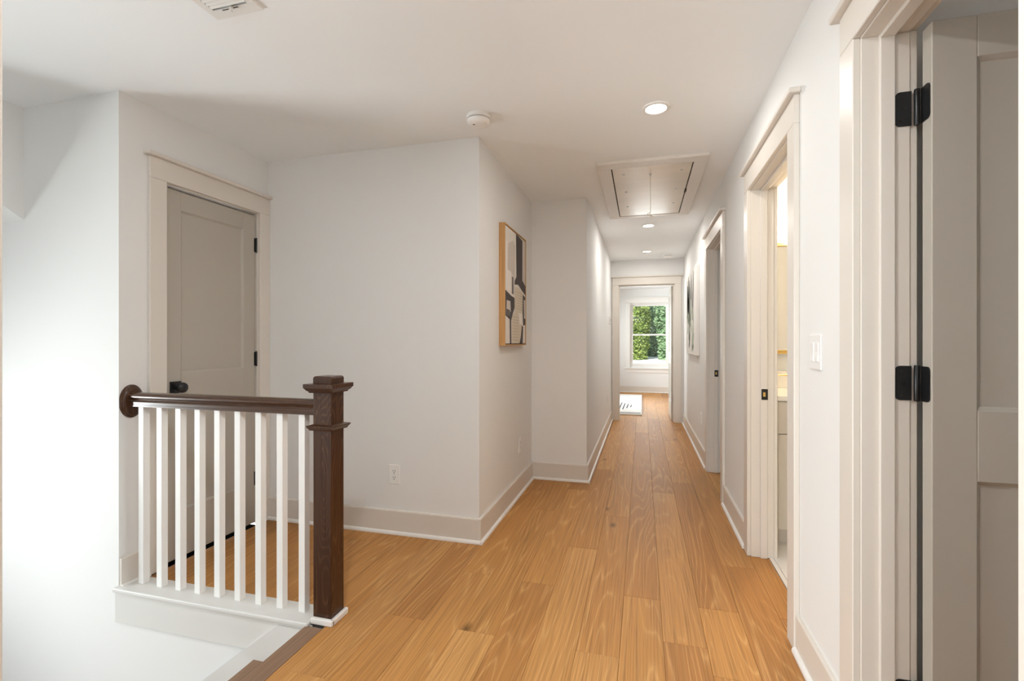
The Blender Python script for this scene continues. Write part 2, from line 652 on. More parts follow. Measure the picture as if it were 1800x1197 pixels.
NOSE = XN + 0.085
for k in range(-15, 9):
    x0, x1 = PX0 + k * PW, PX0 + (k + 1) * PW
    if x0 < -2.18 or x1 > 1.6:
        if not (x0 > -2.6):
            continue
    for a, b in yrange(x0, x1):
        c0, c1 = x0, x1
        if b < 5:
            if a > 1.0:
                c0 = max(x0, X1)
            lim = {Y2: X2, Y3: X3}.get(b)
        if x0 < NOSE < x1 and a < 1.0 and b < 5:
            # column crossing the stair nosing: full behind the newel, trimmed in front of it
            plank(NOSE, x1, -0.3, YW + 0.115)
            for p, q in zip(cuts_for(k, YW + 0.115, b), cuts_for(k, YW + 0.115, b)[1:]):
                pass
            cs = [YW + 0.115] + [c for c in known.get(k, []) if c > YW + 0.2] + [b]
            for p, q in zip(cs, cs[1:]):
                plank(x0, x1, p, q)
            continue
        if c1 > XR and c0 < XB:        # runs under the right wall: keep it to the hall and the doorways
            pass
        cs = cuts_for(k, a, b)
        for p, q in zip(cs, cs[1:]):
            # columns that straddle a wall line are trimmed past it
            if x0 < X2 < x1 and p < Y2 < q:
                plank(x0, x1, p, Y2 + 0.0)
                plank(X2, x1, Y2, q)
            elif x0 < X3 < x1 and p < Y3 < q:
                plank(x0, x1, p, Y3)
                plank(X3, x1, Y3, q)
            elif x0 < X2 < x1 and p >= Y2:
                plank(X2, x1, p, q)
            elif x0 < X3 < x1 and p >= Y3 and q < Y4:
                plank(X3, x1, p, q)
            elif x0 >= XR - 0.03 and x1 > XR:
                if q < 1.6 or p > Y4:
                    plank(x0, x1, p, q)
                elif x0 < XB + 0.02:
                    for d in (D2, DB, D3):
                        lo, hi = max(p, d[0]), min(q, d[1])
                        if hi - lo > 0.05:
                            plank(x0, min(x1, XR + 0.09) if d is DB else x1, lo, hi)
            else:
                plank(c0, x1, p, q)

# landing nosing over the stairs
bm = bmesh.new()
cprism(bm, [(XN, -0.001), (XN - 0.004, -0.008), (XN - 0.004, -0.022), (XN, -0.028), (XN + 0.03, -0.03), (NOSE - 0.001, -0.012), (NOSE - 0.001, 0.0005), (XN + 0.004, 0.0015)],
       'Y', YBK, YW - 0.02)
obj('landing_nosing', bm, M['tread'], FLOOR, label='dark oak nosing board at the stair edge')

# bathroom tiled floor
bm = bmesh.new()
cbox(bm, XR + 0.03, 2.5, 1.74, 3.66, -0.05, -0.006)
BF = obj('floor_bathroom', bm, M['gap'], origin=(1.5, 2.7, -0.05))
tag(BF, 'pale marble tile floor inside the bathroom', 'floor', kind='structure')
for i in range(6):
    for j in range(7):
        x0, x1 = XR + 0.092 + i * 0.305, XR + 0.092 + (i + 1) * 0.305
        y0, y1 = max(1.74, 1.60 + j * 0.305), min(3.66, 1.60 + (j + 1) * 0.305)
        if i == 0:
            lo, hi = max(y0, DB[0]), min(y1, DB[1])
            if hi - lo > 0.03:
                box('threshold_tile', (x0, XB - .001, lo + .001, hi - .001, -0.008, 0.004), M['tile'], BF, 0.001)
            x0 = XB
        if y1 - y0 > 0.03:
            box('tile', (x0 + .001, min(x1, 2.5) - .001, y0 + .001, y1 - .001, -0.008, 0.004), M['tile'], BF, 0.001)


# ================================================================== BASEBOARDS
def baseboard(name, axis, c, s, a0, a1, label, e0=0.0, e1=0.0, m='trim'):
    """e0/e1: shoe moulding mitre length added at the ends (outer corner) or removed (inner)"""
    r = empty(name, P3(axis, c, s, (a0 + a1) / 2, 0, 0))
    tag(r, label, 'baseboard', kind='structure')
    bm = bmesh.new()
    t, h = 0.015, 0.148
    prof = [(0, 0), (t, 0), (t, h - 0.006), (t - 0.004, h), (0, h)]
    add_prof(bm, axis, c, s, a0 - (t if e0 > 0 else 0), a1, prof)
    obj('board', bm, M[m], r)
    bm = bmesh.new()
    w = 0.014
    sp = [(t, 0), (t + w, 0), (t + w, 0.008), (t + w * 0.82, 0.014), (t + w * 0.45, 0.0185), (t, 0.020)]
    k0 = t + w if e0 > 0 else 0
    k1 = t if e1 > 0 else 0
    add_prof(bm, axis, c, s, a0 - k0, a1 + k1, sp)
    obj('shoe_molding', bm, M['white'], r)
    return r


def add_prof(bm, axis, c, s, a0, a1, prof):
    A = [bm.verts.new(P3(axis, c, s, a0, n, z)) for n, z in prof]
    B = [bm.verts.new(P3(axis, c, s, a1, n, z)) for n, z in prof]
    k = len(prof)
    bm.faces.new(A)
    bm.faces.new(B)
    for i in range(k):
        bm.faces.new((A[i], A[(i + 1) % k], B[(i + 1) % k], B[i]))


CW, CT = 0.098, 0.020     # casing width / thickness
baseboard('baseboard_landing', 'Y', Y2, -1, X1, X2, 'grey baseboard below the broad landing wall', e1=1)
baseboard('baseboard_picture', 'X', X2, 1, Y2, Y3, 'grey baseboard below the framed picture', e0=1)
baseboard('baseboard_jog', 'Y', Y3, -1, X2, X3, 'short grey baseboard on the wall return', e1=1)
baseboard('baseboard_left', 'X', X3, 1, Y3, Y4, 'grey baseboard along the left corridor wall', e0=1)
baseboard('baseboard_right', 'X', XR, -1, D3[1] + CW, Y4, 'grey baseboard below the leaf canvas')
baseboard('baseboard_right', 'X', XR, -1, DB[1] + CW, D3[0] - CW, 'grey baseboard between bathroom and third doorway')
baseboard('baseboard_right', 'X', XR, -1, D2[1] + CW, DB[0] - CW, 'pale baseboard below the light switch')
baseboard('baseboard_closet', 'X', X1, 1, YW + 0.002, DC[0] - CW, 'short baseboard piece between closet casing and stairs')
baseboard('baseboard_bedroom', 'Y', YF, -1, -2.18, 2.88, 'grey baseboard below the bedroom window')


# ================================================================== DOOR TRIMS
def trim(name, axis, c, s, d, wt, label, n_stop=0.045, top=OT, sides=(1, 1), head=True, both=True, stop=True, clip=None, rv=0.005):
    r = empty(name, P3(axis, c, s, (d[0] + d[1]) / 2, 0, 0))
    tag(r, label, 'door frame', kind='structure')
    a0, a1 = d
    L0, L1 = a0 - rv - (CW - rv), a1 + rv + (CW - rv)
    if clip:
        L0, L1 = max(L0, clip[0]), min(L1, clip[1])
    for n0, n1, sd in ((0, CT, 0), (-wt - CT, -wt, 1)):
        if sd and not both:
            continue
        if sides[0]:
            wb('casing', axis, c, s, L0, a0 - rv, n0, n1, 0, top + rv, M['trim'], r, 0.0025)
        if sides[1]:
            wb('casing', axis, c, s, a1 + rv, L1, n0, n1, 0, top + rv, M['trim'], r, 0.0025)
        wb('head_casing', axis, c, s, L0, L1, n0, n1, top + rv, top + rv + 0.112, M['trim'], r, 0.0025)
        if sd == 0:
            e = 0.022
            k0, k1 = (L0 - e, L1 + e)
            if clip:
                k0, k1 = max(k0, clip[0]), min(k1, clip[1])
            wb('head_cap', axis, c, s, k0, k1, 0, CT + 0.022, top + rv + 0.112, top + rv + 0.132, M['trim'], r, 0.003)
    for p0, p1 in ((a0 - JT, a0), (a1, a1 + JT)):
        wb('jamb', axis, c, s, p0, p1, -wt, 0.001, 0, top, M['trim'], r, 0.0015)
    wb('head_jamb', axis, c, s, a0 - JT, a1 + JT, -wt, 0.001, top, top + JT, M['trim'], r, 0.0015)
    if stop:
        w0, w1 = -n_stop - 0.036, -n_stop
        wb('door_stop', axis, c, s, a0, a0 + 0.012, w0, w1, 0, top, M['trim'], r, 0.002)
        wb('door_stop', axis, c, s, a1 - 0.012, a1, w0, w1, 0, top, M['trim'], r, 0.002)
        wb('head_stop', axis, c, s, a0 + 0.012, a1 - 0.012, w0, w1, top - 0.012, top, M['trim'], r, 0.002)
    return r


T1 = trim('trim_1', 'X', X1, 1, DC, 0.12, 'greige casing around the closed closet door', n_stop=0.052, clip=(0, Y2), both=False)
T2 = trim('trim_2', 'X', XR, -1, D2, WT, 'large greige door frame at the right edge of view', n_stop=0.040)
T3 = trim('trim_3', 'X', XR, -1, DB, WT, 'greige door frame of the lit bathroom')
T4 = trim('trim_4', 'X', XR, -1, D3, WT, 'greige door frame of the third doorway on the right')
T5 = trim('trim_5', 'Y', Y4, -1, DE, 0.12, 'door frame at the end of the corridor', clip=(X3, XR))
T6 = trim('trim_6', 'Y', YBK, 1, DK, 0.12, 'edge of the doorway framing the view at both sides', stop=False, rv=0.0)


def strike(parent, y, z):
    """black strike plate with a latch hole on a jamb that faces the camera"""
    p = box('strike_plate', (XR + 0.050, XR + 0.082, y - 0.002, y + 0.001, z - 0.03, z + 0.03), M['black'], parent, 0.0008)
    box('latch_hole', (XR + 0.058, XR + 0.070, y - 0.0026, y - 0.0016, z - 0.012, z + 0.012), M['brass'], p)


strike(T3, DB[1] - 0.012, 0.915)
strike(T4, D3[1] - 0.012, 0.915)


# ================================================================== DOORS
def panel_door(name, axis, c, s, a0, a1, th, label, z0=0.008, z1=2.045):
    """two panel shaker door; face at plane c looking along s, thickness th behind it"""
    r = empty(name, P3(axis, c, s, a0, 0, 0))
    tag(r, label, 'door', kind='structure')
    st = 0.098
    m = M['door']
    for p in (a0, a1 - st):
        wb('stile', axis, c, s, p, p + st, -th, 0, z0, z1, m, r, 0.002)
    for q0, q1 in ((z0, 0.27), (0.852, 1.035), (1.94, z1)):
        wb('rail', axis, c, s, a0 + st, a1 - st, -th, 0, q0, q1, m, r, 0.002)
    for q0, q1 in ((0.27, 0.852), (1.035, 1.94)):
        wb('panel', axis, c, s, a0 + st, a1 - st, -th + 0.011, -0.011, q0, q1, m, r)
        # sloped sticking around the recess
        bm = bmesh.new()
        w = 0.010
        o_ = [(a0 + st, q0), (a1 - st, q0), (a1 - st, q1), (a0 + st, q1)]
        i_ = [(a0 + st + w, q0 + w), (a1 - st - w, q0 + w), (a1 - st - w, q1 - w), (a0 + st + w, q1 - w)]
        A = [bm.verts.new(P3(axis, c, s, p, -0.003, z)) for p, z in o_]
        B = [bm.verts.new(P3(axis, c, s, p, -0.0112, z)) for p, z in i_]
        C = [bm.verts.new(P3(axis, c, s, p, -0.0112, z)) for p, z in o_]
        for i in range(4):
            bm.faces.new((A[i], A[(i + 1) % 4], B[(i + 1) % 4], B[i]))
            bm.faces.new((C[i], C[(i + 1) % 4], B[(i + 1) % 4], B[i]))
            bm.faces.new((C[i], C[(i + 1) % 4], A[(i + 1) % 4], A[i]))
        obj('panel_molding', bm, m, r)
    return r


DR1 = panel_door('door_1', 'X', X1 - 0.012, 1, DC[0] + 0.003, DC[1] - 0.003, 0.038,
                 'closed grey two panel closet door behind the balustrade')
for z in (1.85, 1.095, 0.30):
    y = DC[1] - 0.001
    bm = bmesh.new()
    clathe(bm, [(0.0001, -0.05), (0.006, -0.049), (0.0068, -0.044), (0.0068, 0.044), (0.006, 0.049), (0.0001, 0.05)], (X1 - 0.006, y, z), 'Z', 12)
    h = obj('hinge', bm, M['black'], DR1, smooth=True)
    wb('hinge_leaf', 'X', X1 - 0.012, 1, y - 0.014, y + 0.012, 0, 0.0025, z - 0.045, z + 0.045, M['black'], h)
ky, kz = 2.050, 0.957
kn = box('knob', (X1 - 0.012, X1 - 0.004, ky - 0.033, ky + 0.033, kz - 0.033, kz + 0.033), M['black'], DR1, 0.002)
bm = bmesh.new()
clathe(bm, [(0.011, 0.0), (0.011, 0.025), (0.02, 0.03), (0.027, 0.038), (0.029, 0.047), (0.027, 0.056), (0.02, 0.062), (0.0001, 0.064)], (X1 - 0.005, ky, kz), 'X', 24)
obj('knob_handle', bm, M['black'], kn, smooth=True)

# near door, swung fully into the room at the right
DX0, DYF = XB + 0.022, 1.489
DR2 = panel_door('door_2', 'Y', DYF, -1, DX0, DX0 + 0.755, 0.044, 'open greige panel door at the right edge', z1=2.048)


def hinge_open(parent, xj, yj, xd, y0, y1, z):
    """hinge seen open: one rounded leaf on the jamb, one on the door edge, barrel between"""
    r = empty('hinge', (xj, yj, z))
    r.parent = parent
    r.location = Vector((xj, yj, z)) - ORIG[parent]
    ORIG[r] = Vector((xj, yj, z))

    def leaf(pts, ax, a0, a1):
        bm = bmesh.new()
        cprism(bm, pts, ax, a0, a1)
        return obj('leaf', bm, M['black'], r)

    def rounded(u0, u1, h, rad, side):
        pts = []
        cs = [(u0, -h, 0), (u1, -h, 1), (u1, h, 2), (u0, h, 3)]
        for u, hh, i in cs:
            rnd = (side == 0 and i in (0, 3)) or (side == 1 and i in (1, 2))
            if not rnd:
                pts.append((u, z + hh))
            else:
                cu = u + (rad if i in (0, 3) else -rad)
                ch = hh + (rad if i in (0, 1) else -rad)
                st = {0: 180, 1: 270, 2: 0, 3: 90}[i]
                for k in range(6):
                    a = math.radians(st + 90 * k / 5)
                    pts.append((cu + rad * math.cos(a), z + ch + rad * math.sin(a)))
        return pts
    leaf(rounded(xj - 0.0325, xj + 0.006, 0.047, 0.013, 0), 'Y', yj - 0.003, yj + 0.0005)
    leaf(rounded(y0 + 0.006, y1, 0.047, 0.012, 0), 'X', xd - 0.003, xd + 0.0005)
    bm = bmesh.new()
    clathe(bm, [(0.0001, -0.050), (0.006, -0.049), (0.007, -0.046), (0.007, 0.046), (0.006, 0.049), (0.0001, 0.050)], ((xj + xd) / 2 + 0.004, yj - 0.006, z), 'Z', 14)
    obj('barrel', bm, M['black'], r, smooth=True)
    for dz in (-0.032, 0.0, 0.032):
        bm = bmesh.new()
        clathe(bm, [(0.004, 0.0), (0.003, -0.0012), (0.0001, -0.0014)], (xj - 0.020 + (0.008 if dz == 0 else 0), yj - 0.003, z + dz), 'Y', 10)
        obj('screw', bm, M['black'], r)


for z in (1.848, 1.098, 0.238):
    hinge_open(DR2, XB - 0.004, D2[1], DX0, DYF, DYF + 0.044, z)
# end bedroom door swung open against the right
DR3 = panel_door('door_3', 'X', DE[1] - 0.034, -1, Y4 + 0.145, Y4 + 0.145 + 0.78, 0.038, 'bedroom door standing open beyond the end doorway')
for z in (1.85, 1.09, 0.33):
    box('hinge', (DE[1] - 0.012, DE[1] + 0.004, Y4 + 0.105, Y4 + 0.125, z - 0.048, z + 0.048), M['black'], DR3, 0.003)

# ================================================================== STAIRS
ST = empty('staircase', (XN - 0.3, 1.0, -2.6))
tag(ST, 'oak staircase descending left below the balustrade', 'staircase')
RISE, RUN = 0.19, 0.27
SY0 = 0.55
for i in range(1, 9):
    zt = -RISE * i
    xf = XN - RUN * i
    bm = bmesh.new()
    xb = xf + RUN + 0.012
    cprism(bm, [(xf - 0.004, zt - 0.010), (xf - 0.004, zt - 0.020), (xf + 0.004, zt - 0.028), (xb, zt - 0.028), (xb, zt), (xf + 0.004, zt)], 'Y', SY0, YW - 0.021)
    obj('tread', bm, M['tread'], ST)
    box('riser', (xf + 0.022, xf + 0.038, SY0, YW - 0.021, zt - RISE, zt - 0.028), M['white'], ST)
box('riser', (XN + 0.012, XN + 0.029, SY0, YW - 0.021, -RISE, -0.031), M['white'], ST)
bm = bmesh.new()
sl = RISE / RUN * 1.10
xs0, xs1 = -3.6, -1.53
cprism(bm, [(xs1, -0.022), (XN + 0.03, -0.022), (XN + 0.03, -0.42), (xs0, -0.42 - sl * (XN - xs0)), (xs0, -0.022 - sl * (xs1 - xs0))], 'Y', YW - 0.021, YW - 0.0125)
obj('skirt_board', bm, M['stairtrim'], ST, label='sloped white skirt board along the stair wall')
o = box('floor_stair_landing', (-4.80, XN - RUN * 8 + 0.02, -1.0, YW, -2.0, -RISE * 9), M['tread'])
tag(o, 'lower stair landing floor outside the view', 'floor', kind='structure')
o = box('floor_stair_bottom', (-4.80, XN + 0.03, -1.0, YW, -2.95, -2.85), M['tread'])
tag(o, 'floor below the stairs outside the view', 'floor', kind='structure')

# fascia and cap under the balustrade
TF = empty('trim_7', (-1.9, YW, -0.16))
tag(TF, 'white cap and fascia below the balusters', 'trim', kind='structure')
box('fascia', (X1 - 0.008, XN + 0.02, YW - 0.012, YW + 0.003, -0.158, -0.007), M['stairtrim'], TF, 0.0015)
box('cap_board', (X1 - 0.010, -1.372, YW - 0.026, YW + 0.114, -0.007, 0.013), M['stairtrim'], TF, 0.005, 2)

# ================================================================== BALUSTRADE
YB = 1.806
BA = empty('balustrade', (-1.9, YB, 0.0))
tag(BA, 'balustrade with white square balusters and dark wooden rail and newel', 'balustrade')
b0 = None
for i in range(9):
    x = -2.405 + 0.117 * i
    if b0 is None:
        b0 = box('baluster', (x, x + 0.033, YB - 0.0165, YB + 0.0165, 0.013, 0.900), M['baluster'], BA, 0.0015)
    else:
        dup(b0, (0.117 * i, 0, 0), BA)
# handrail profile (Y,Z) extruded along X
pr = []
half = [(0.0, 0.958), (0.012, 0.957), (0.022, 0.953), (0.028, 0.946), (0.030, 0.938), (0.028, 0.930), (0.022, 0.925),
        (0.021, 0.921), (0.025, 0.916), (0.027, 0.909), (0.025, 0.903), (0.026, 0.900), (0.026, 0.889), (0.0, 0.889)]
pr = [(YB + a, z) for a, z in half] + [(YB - a, z) for a, z in reversed(half[1:-1])]
bm = bmesh.new()
cprism(bm, pr, 'X', X1 + 0.020, -1.3715)
obj('handrail', bm, M['rail'], BA, smooth=True)
bm = bmesh.new()
clathe(bm, [(0.083, 0.0), (0.083, 0.006), (0.080, 0.011), (0.074, 0.013), (0.072, 0.017), (0.066, 0.021), (0.058, 0.0225), (0.0001, 0.0225)],
       (X1, YB, 0.912), 'X', 48, ry=0.70)
obj('rosette', bm, M['newelY'], BA, smooth=True, label='oval dark wooden rosette on the wall')
NX0, NX1, NY0, NY1 = -1.371, -1.281, 1.761, 1.851
NW = box('newel_post', (NX0, NX1, NY0, NY1, 0.0, 1.0), M['newelY'], BA, 0.002, label='square dark stained oak newel post')


def collar(name, prof, m=None):
    """square moulding: list of (overhang, z)"""
    bm = bmesh.new()
    rings = []
    for e, z in prof:
        rings.append([bm.verts.new(p) for p in ((NX0 - e, NY0 - e, z), (NX1 + e, NY0 - e, z), (NX1 + e, NY1 + e, z), (NX0 - e, NY1 + e, z))])
    for A, B in zip(rings, rings[1:]):
        for i in range(4):
            bm.faces.new((A[i], A[(i + 1) % 4], B[(i + 1) % 4], B[i]))
    bm.faces.new(rings[0])
    bm.faces.new(rings[-1])
    return obj(name, bm, m or M['newelY'], NW)


collar('cap_molding', [(0.001, 0.990), (0.012, 0.990), (0.014, 0.996), (0.019, 0.999), (0.027, 1.010), (0.029, 1.011), (0.029, 1.028), (0.001, 1.028)])
collar('cap_block', [(0.0, 1.027), (0.0, 1.052), (-0.002, 1.057), (-0.006, 1.0605), (-0.044, 1.064)])
collar('band_molding', [(0.0005, 0.828), (0.011, 0.828), (0.013, 0.834), (0.015, 0.836), (0.021, 0.844), (0.021, 0.848), (0.0005, 0.853)])
bm = bmesh.new()
e, hh = 0.018, 0.028
cbox(bm, NX0 - 0.001, NX1 + e, NY0 - e, NY0, 0.0, hh, 0.006, 3)
o = obj('base_shoe', bm, M['white'], NW)
bm = bmesh.new()
cbox(bm, NX1, NX1 + e, NY0 - e + 0.001, NY1 + 0.01, 0.0, hh, 0.006, 3)
obj('base_shoe', bm, M['white'], NW)


# ================================================================== WINDOWS
def window(name, axis, c, s, a0, a1, z0, z1, wt, label, detail=True):
    """double hung window; c is the room face of the wall, s points into the room"""
    r = empty(name, P3(axis, c, s, (a0 + a1) / 2, 0, z0))
    tag(r, label, 'window', kind='structure')
    w = M['white']
    f = 0.045
    for q in ((a0, a0 + f, z0, z1), (a1 - f, a1, z0, z1), (a0 + f, a1 - f, z1 - f, z1), (a0 + f, a1 - f, z0, z0 + f)):
        wb('window_frame', axis, c, s, q[0], q[1], -wt + 0.005, -0.02, q[2], q[3], w, r)
    zm = (z0 + z1) / 2
    t = 0.035
    for n0, b0_, b1_ in ((-0.085, zm - 0.018, z1 - f), (-0.055, z0 + f, zm + 0.018)):
        sh = wb('sash', axis, c, s, a0 + f, a0 + f + t, n0, n0 + 0.03, b0_, b1_, w, r)
        wb('sash_rail', axis, c, s, a1 - f - t, a1 - f, n0, n0 + 0.03, b0_, b1_, w, sh)
        wb('sash_rail', axis, c, s, a0 + f + t, a1 - f - t, n0, n0 + 0.03, b0_, b0_ + t, w, sh)
        wb('sash_rail', axis, c, s, a0 + f + t, a1 - f - t, n0, n0 + 0.03, b1_ - t, b1_, w, sh)
        wb('pane', axis, c, s, a0 + f + t, a1 - f - t, n0 + 0.013, n0 + 0.017, b0_ + t, b1_ - t, M['glass'], r)
    if detail:
        cw = 0.095
        for p0, p1 in ((a0 - cw, a0 + 0.01), (a1 - 0.01, a1 + cw)):
            wb('casing', axis, c, s, p0, p1, 0, 0.02, z0 - 0.02, z1, w, r, 0.002)
        wb('head_casing', axis, c, s, a0 - cw, a1 + cw, 0, 0.02, z1 - 0.01, z1 + 0.10, w, r, 0.002)
        wb('head_cap', axis, c, s, a0 - cw - 0.02, a1 + cw + 0.02, 0, 0.04, z1 + 0.10, z1 + 0.12, w, r, 0.002)
        wb('sill', axis, c, s, a0 - cw - 0.02, a1 + cw + 0.02, -0.05, 0.055, z0 - 0.045, z0 - 0.02, w, r, 0.003)
        wb('apron', axis, c, s, a0 - cw, a1 + cw, 0, 0.018, z0 - 0.135, z0 - 0.045, w, r, 0.002)
    return r


window('window_1', 'Y', YF, -1, WIN[0], WIN[1], WIN[2], WIN[3], 0.12, 'white double hung window with green trees outside')
window('window_2', 'X', -4.80, 1, -0.22, 1.22, -0.22, 1.22, 0.12, 'stairwell window beyond the left edge of view')
window('window_4_added', 'Y', -3.0, 1, -1.42, -0.58, 0.6, 2.1, 0.1, 'unseen window added behind the view for frontal fill')  # made to go with the added rear fill light
window('window_5_added', 'X', 2.5, -1, -1.7, -0.5, 0.6, 2.1, 0.1, 'unseen window added to brighten the open near door')  # made to go with the added near door light
window('window_3_added', 'X', -2.18, 1, 8.95, 10.45, 0.6, 2.12, 0.12, 'unseen side window added to brighten the bedroom')  # made to go with the added bedroom side light

# ================================================================== ATTIC HATCH
HA = empty('attic_hatch', (0.06, 4.07, H - 0.02))
tag(HA, 'ceiling attic hatch with plywood panel and pull cord', 'hatch')
hx0, hx1, hy0, hy1 = -0.305, 0.425, 3.325, 4.83
ix0, ix1, iy0, iy1 = -0.205, 0.330, 3.425, 4.745
zt = H - 0.020
box('frame_board', (hx0, hx1, hy0, iy0, zt, H + 0.001), M['trim'], HA, 0.002)
box('frame_board', (hx0, hx1, iy1 + 0.012, hy1, zt, H + 0.001), M['trim'], HA, 0.002)
box('frame_board', (hx0, ix0 - 0.008, iy0, iy1 + 0.012, zt, H + 0.001), M['trim'], HA, 0.002)
box('frame_board', (ix1 + 0.008, hx1, iy0, iy1 + 0.012, zt, H + 0.001), M['trim'], HA, 0.002)
box('gap_lining', (ix0 - 0.008, ix1 + 0.008, iy0, iy1 + 0.012, H - 0.006, H + 0.001), M['gap'], HA)
pn = box('hatch_panel', (ix0, ix1, iy0 - 0.0005, iy1, H - 0.018, H - 0.007), M['ply'], HA, 0.001, label='pale plywood hatch panel')
for bx, by in ((-0.13, 3.56), (0.268, 3.56), (-0.125, 3.98), (0.262, 3.99), (-0.125, 4.42), (0.262, 4.40)):
    bm = bmesh.new()
    clathe(bm, [(0.010, 0.0), (0.009, -0.003), (0.005, -0.005), (0.0001, -0.0055)], (bx, by, H - 0.018), 'Z', 12)
    obj('bolt_head', bm, M['screw'], pn, smooth=True)
box('catch', (ix1 - 0.003, ix1 + 0.012, 4.02, 4.10, H - 0.022, H - 0.008), M['gap'], HA, 0.001)
bm = bmesh.new()
ex, ey = 0.058, 3.60
clathe(bm, [(0.008, 0.0), (0.007, -0.006), (0.003, -0.010), (0.003, -0.016), (0.0001, -0.017)], (ex, ey, H - 0.018), 'Z', 10)
obj('eye_screw', bm, M['screw'], pn)
zb = H - 0.018 - 0.285
bm = bmesh.new()
ctube(bm, [(ex, ey, H - 0.03), (ex + 0.001, ey, H - 0.15), (ex, ey, zb)], 0.0022, 6)
cd = obj('pull_cord', bm, M['cord'], HA)
bm = bmesh.new()
ctube(bm, [(ex, ey, zb), (ex - 0.012, ey + .004, zb + 0.006), (ex - 0.021, ey, zb - 0.001), (ex - 0.014, ey - .004, zb - 0.009), (ex, ey, zb - 0.006),
           (ex + 0.010, ey, zb - 0.014), (ex + 0.024, ey, zb - 0.030)], 0.0024, 6)
obj('knot', bm, M['cord'], cd)
bm = bmesh.new()
ctube(bm, [(ex, ey, zb - 0.004), (ex + 0.003, ey, zb - 0.02), (ex, ey, zb - 0.045)], 0.002, 6)
obj('cord_tail', bm, M['cord'], cd)


# ================================================================== CEILING FIXTURES
def recessed(x, y, label, e, color=(1.0, 0.965, 0.915)):
    r = empty('recessed_light', (x, y, H - 0.01))
    tag(r, label, 'ceiling light', 'recessed corridor lights')
    bm = bmesh.new()
    clathe(bm, [(0.050, -0.003), (0.054, -0.008), (0.064, -0.009), (0.070, -0.006), (0.072, 0.0005), (0.050, 0.0005)], (x, y, H), 'Z', 36)
    obj('trim_ring', bm, M['plastic'], r, smooth=True)
    bm = bmesh.new()
    clathe(bm, [(0.051, 0.0), (0.051, -0.004), (0.03, -0.0052), (0.0001, -0.0055)], (x, y, H), 'Z', 36)
    obj('lens', bm, M['lens'], r, smooth=True)
    l = light('recessed_lamp', 'AREA', (0, 0, 0), e, color, shape='DISK', size=0.10)
    l.parent = r
    l.location = Vector((x, y, H - 0.014)) - ORIG[r]


recessed(0.070, 2.62, 'nearest bright recessed ceiling light before the hatch', 4.3)
recessed(0.065, 5.26, 'recessed ceiling light just beyond the attic hatch', 5.8)
recessed(-0.50, 0.50, 'recessed ceiling light over the landing above the view', 16.5, (0.96, 0.985, 1.0))
recessed(0.062, 6.78, 'farthest recessed ceiling light near the end doorway', 4.6)


def detector(x, y, label):
    r = empty('smoke_detector', (x, y, H - 0.05))
    tag(r, label, 'smoke detector', 'smoke detectors')
    bm = bmesh.new()
    clathe(bm, [(0.064, 0.0005), (0.066, -0.002), (0.066, -0.017), (0.064, -0.019), (0.058, -0.0195)], (x, y, H), 'Z', 36)
    obj('base', bm, M['plastic'], r, smooth=True)
    bm = bmesh.new()
    clathe(bm, [(0.056, -0.0235), (0.0630, -0.0238), (0.061, -0.033), (0.056, -0.041), (0.047, -0.048), (0.036, -0.0505), (0.0001, -0.051)], (x, y, H), 'Z', 36)
    cv = obj('cover', bm, M['plastic'], r, smooth=True)
    bm = bmesh.new()
    clathe(bm, [(0.055, -0.0185), (0.055, -0.0245)], (x, y, H), 'Z', 36)
    obj('vent_gap', bm, M['slot'], r)
    bm = bmesh.new()
    cbox(bm, x - 0.030, x - 0.006, y - 0.036, y - 0.012, H - 0.0525, H - 0.048, 0.002)
    obj('test_button', bm, M['plastic'], cv)
    box('indicator', (x - 0.024, x - 0.012, y - 0.030, y - 0.018, H - 0.0532, H - 0.052), flat('detector grey', (0.25, 0.25, 0.25)), cv)


detector(-0.862, 2.465, 'round smoke detector on the ceiling above the wall corner')
detector(0.354, 7.12, 'distant smoke detector near the end doorway')

VE = empty('air_vent', (-1.45, 1.28, H - 0.012))
tag(VE, 'white louvred ceiling air vent at the top edge', 'air vent')
vx0, vx1, vy0, vy1 = -1.552, -1.345, 1.105, 1.452
bm = bmesh.new()
for q in ((vx0, vx0 + 0.028, vy0, vy1), (vx1 - 0.028, vx1, vy0, vy1), (vx0 + 0.028, vx1 - 0.028, vy0, vy0 + 0.045), (vx0 + 0.028, vx1 - 0.028, vy1 - 0.045, vy1)):
    cbox(bm, q[0], q[1], q[2], q[3], H - 0.010, H)
obj('vent_frame', bm, M['plastic'], VE)
box('vent_back', (vx0 + 0.02, vx1 - 0.02, vy0 + 0.04, vy1 - 0.04, H - 0.0015, H - 0.0005), M['slot'], VE)
yy = vy0 + 0.052
while yy < vy1 - 0.05:
    bm = bmesh.new()
    cprism(bm, [(yy + 0.0095, H - 0.0112), (yy + 0.008, H - 0.012), (yy - 0.0085, H - 0.0045), (yy - 0.007, H - 0.0035)], 'X', vx0 + 0.027, vx1 - 0.027)
    obj('louver', bm, M['plastic'], VE)
    yy += 0.0165
box('lever', (-1.448, -1.440, vy1 - 0.052, vy1 - 0.040, H - 0.030, H - 0.009), M['plastic'], VE, 0.001)
box('lever_slot', (-1.49, -1.42, vy1 - 0.041, vy1 - 0.037, H - 0.0108, H - 0.0098), M['slot'], VE)


